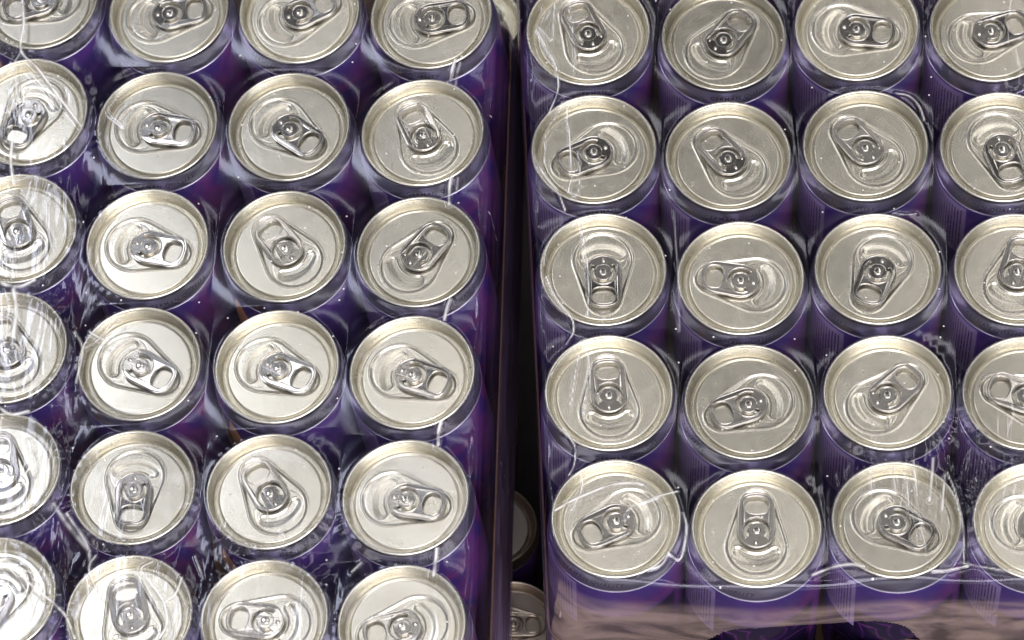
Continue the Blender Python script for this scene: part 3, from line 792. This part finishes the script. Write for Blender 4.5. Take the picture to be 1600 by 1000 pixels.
def make_tray(p, cans, r0, r1, label):
    O, U, V = frame_uv(cans, None); P = 58.0
    ha = 2 * P; hb = (r1 - r0 + 1) / 2 * P
    dev = [np.mean([y - (O[1] + c * U[1] + r * V[1]) for (c, r), (x, y) in cans.items() if c == k]) for k in range(4)]
    def bulge(u): return float(np.interp(u, [-.5, 0, 1, 2, 3, 3.5], [dev[0], dev[0], dev[1], dev[2], dev[3], dev[3]]))
    def loop(off, rad):
        pts = []
        hx, hy, R = ha + off, hb + off, rad
        for (cx, cy, a0) in ((1, 1, 0), (-1, 1, 90), (-1, -1, 180), (1, -1, 270)):
            for i in range(9):
                t = math.radians(a0 + 90 * i / 8)
                A, B = cx * (hx - R) + R * math.cos(t), cy * (hy - R) + R * math.sin(t)
                u, v = 1.5 + A / P, (r0 + r1) / 2 - B / P
                pts.append((O[0] + u * U[0] + v * V[0], O[1] + u * U[1] + v * V[1]))
        # extra points along the straights so that the torn top edge can wander
        out = []
        for i, q in enumerate(pts):
            q2 = pts[(i + 1) % len(pts)]; n = max(1, int(math.hypot(q2[0] - q[0], q2[1] - q[1]) / 3))
            out += [(q[0] + (q2[0] - q[0]) * k / n, q[1] + (q2[1] - q[1]) * k / n) for k in range(n)]
        Mi = np.linalg.inv(np.array([U, V]).T)
        return [(q[0], q[1] + bulge((Mi @ (np.array(q) - O))[0])) for q in out]
    lo, li = loop(.95, 9), loop(.2, 8)
    n = len(lo)
    if len(li) != n:
        li = [Vector(q) * 1.0 for q in lo]
        c = Vector((sum(q[0] for q in lo) / n, sum(q[1] for q in lo) / n))
        li = [tuple(q + (c - q).normalized() * .75) for q in li]
    def build(name, top, zt, zb, m):
        bm = bmesh.new()
        R = []
        for pts, z in ((lo, zb), (lo, zt), (li, zt), (li, zb)):
            R.append([bm.verts.new(Vector((q[0], q[1], z + (.5 * noise.noise(Vector((q[0] * .13, q[1] * .13, 3))) if z == zt else 0))) * MM) for q in pts])
        for a in range(3):
            for i in range(n):
                j = (i + 1) % n
                bm.faces.new((R[a][i], R[a][j], R[a + 1][j], R[a + 1][i]))
        bmesh.ops.recalc_face_normals(bm, faces=bm.faces)
        me = D.meshes.new(name); bm.to_mesh(me); bm.free(); return me
    root = D.objects.new('cardboard_tray', None); root.empty_display_size = .01; col.objects.link(root)
    root.matrix_basis = FRAME[p] @ Matrix.Translation((0, 0, -.1165))
    z = .1165
    link_mesh('tray_wall', build('tray_wall', 0, -58, -116, M_PRINT), M_PRINT, root, (0, 0, z))
    link_mesh('raw_edge', build('raw_edge', 0, -56.8, -58.6, M_KRAFT), M_KRAFT, root, (0, 0, z))
    bm = bmesh.new()
    f = bm.faces.new([bm.verts.new(Vector((q[0], q[1], -114.4)) * MM) for q in li])
    g = bmesh.ops.extrude_face_region(bm, geom=[f])
    for v in g['geom']:
        if isinstance(v, bmesh.types.BMVert): v.co.z -= 1.6 * MM
    bmesh.ops.recalc_face_normals(bm, faces=bm.faces)
    me = D.meshes.new('tray_floor'); bm.to_mesh(me); bm.free()
    link_mesh('tray_floor', me, M_KRAFT, root, (0, 0, z))
    root['label'] = label; root['category'] = 'tray'
    return root
make_tray('left', LEFT, 0, 5, 'low cardboard tray with brown edge around the foot of the left pack of cans')
make_tray('right', RIGHT, -1, 4, 'low cardboard tray around the foot of the right pack, edge showing at lower left')
make_film('left', LEFT, 0, 5, 'clear shrink film with strong white glare and wrinkles stretched over the left pack')
make_film('right', RIGHT, -1, 4, 'clear shrink film with a torn oval end opening stretched over the right pack')

# ------------------------------------------------------------------ what the packs stand on
def box_obj(name, x0, x1, y0, y1, z0, z1, m, matrix=None):
    bm = bmesh.new()
    bmesh.ops.create_cube(bm, size=1, matrix=Matrix.Translation(((x0 + x1) / 2 * MM, (y0 + y1) / 2 * MM, (z0 + z1) / 2 * MM)) @ Matrix.Diagonal(((x1 - x0) * MM, (y1 - y0) * MM, (z1 - z0) * MM, 1)))
    bmesh.ops.bevel(bm, geom=bm.edges[:], offset=2 * MM, segments=2, affect='EDGES')
    me = D.meshes.new(name); bm.to_mesh(me); bm.free()
    o = link_mesh(name, me, m)
    if matrix: o.matrix_basis = matrix
    return o
M_DARK = card_material('dark_board', (.035, .028, .03), (.018, .014, .018))
o = box_obj('carton', -16, 200, -245, 85, -268, -118.5, M_KRAFT, Matrix.Translation((0, 0, GZ)))
o['label'] = 'brown carton hidden beneath the right pack of cans'; o['category'] = 'carton'
o = box_obj('carton', -30, 176, -310, 25, -190, -118.5, M_KRAFT, FRAME['left'])
o['label'] = 'brown carton hidden beneath the left tilted pack of cans'; o['category'] = 'carton'
bm = bmesh.new(); bmesh.ops.create_grid(bm, x_segments=1, y_segments=1, size=3.0)
me = D.meshes.new('ground'); bm.to_mesh(me); bm.free()
g = link_mesh('ground', me, M_DARK); g['kind'] = 'structure'
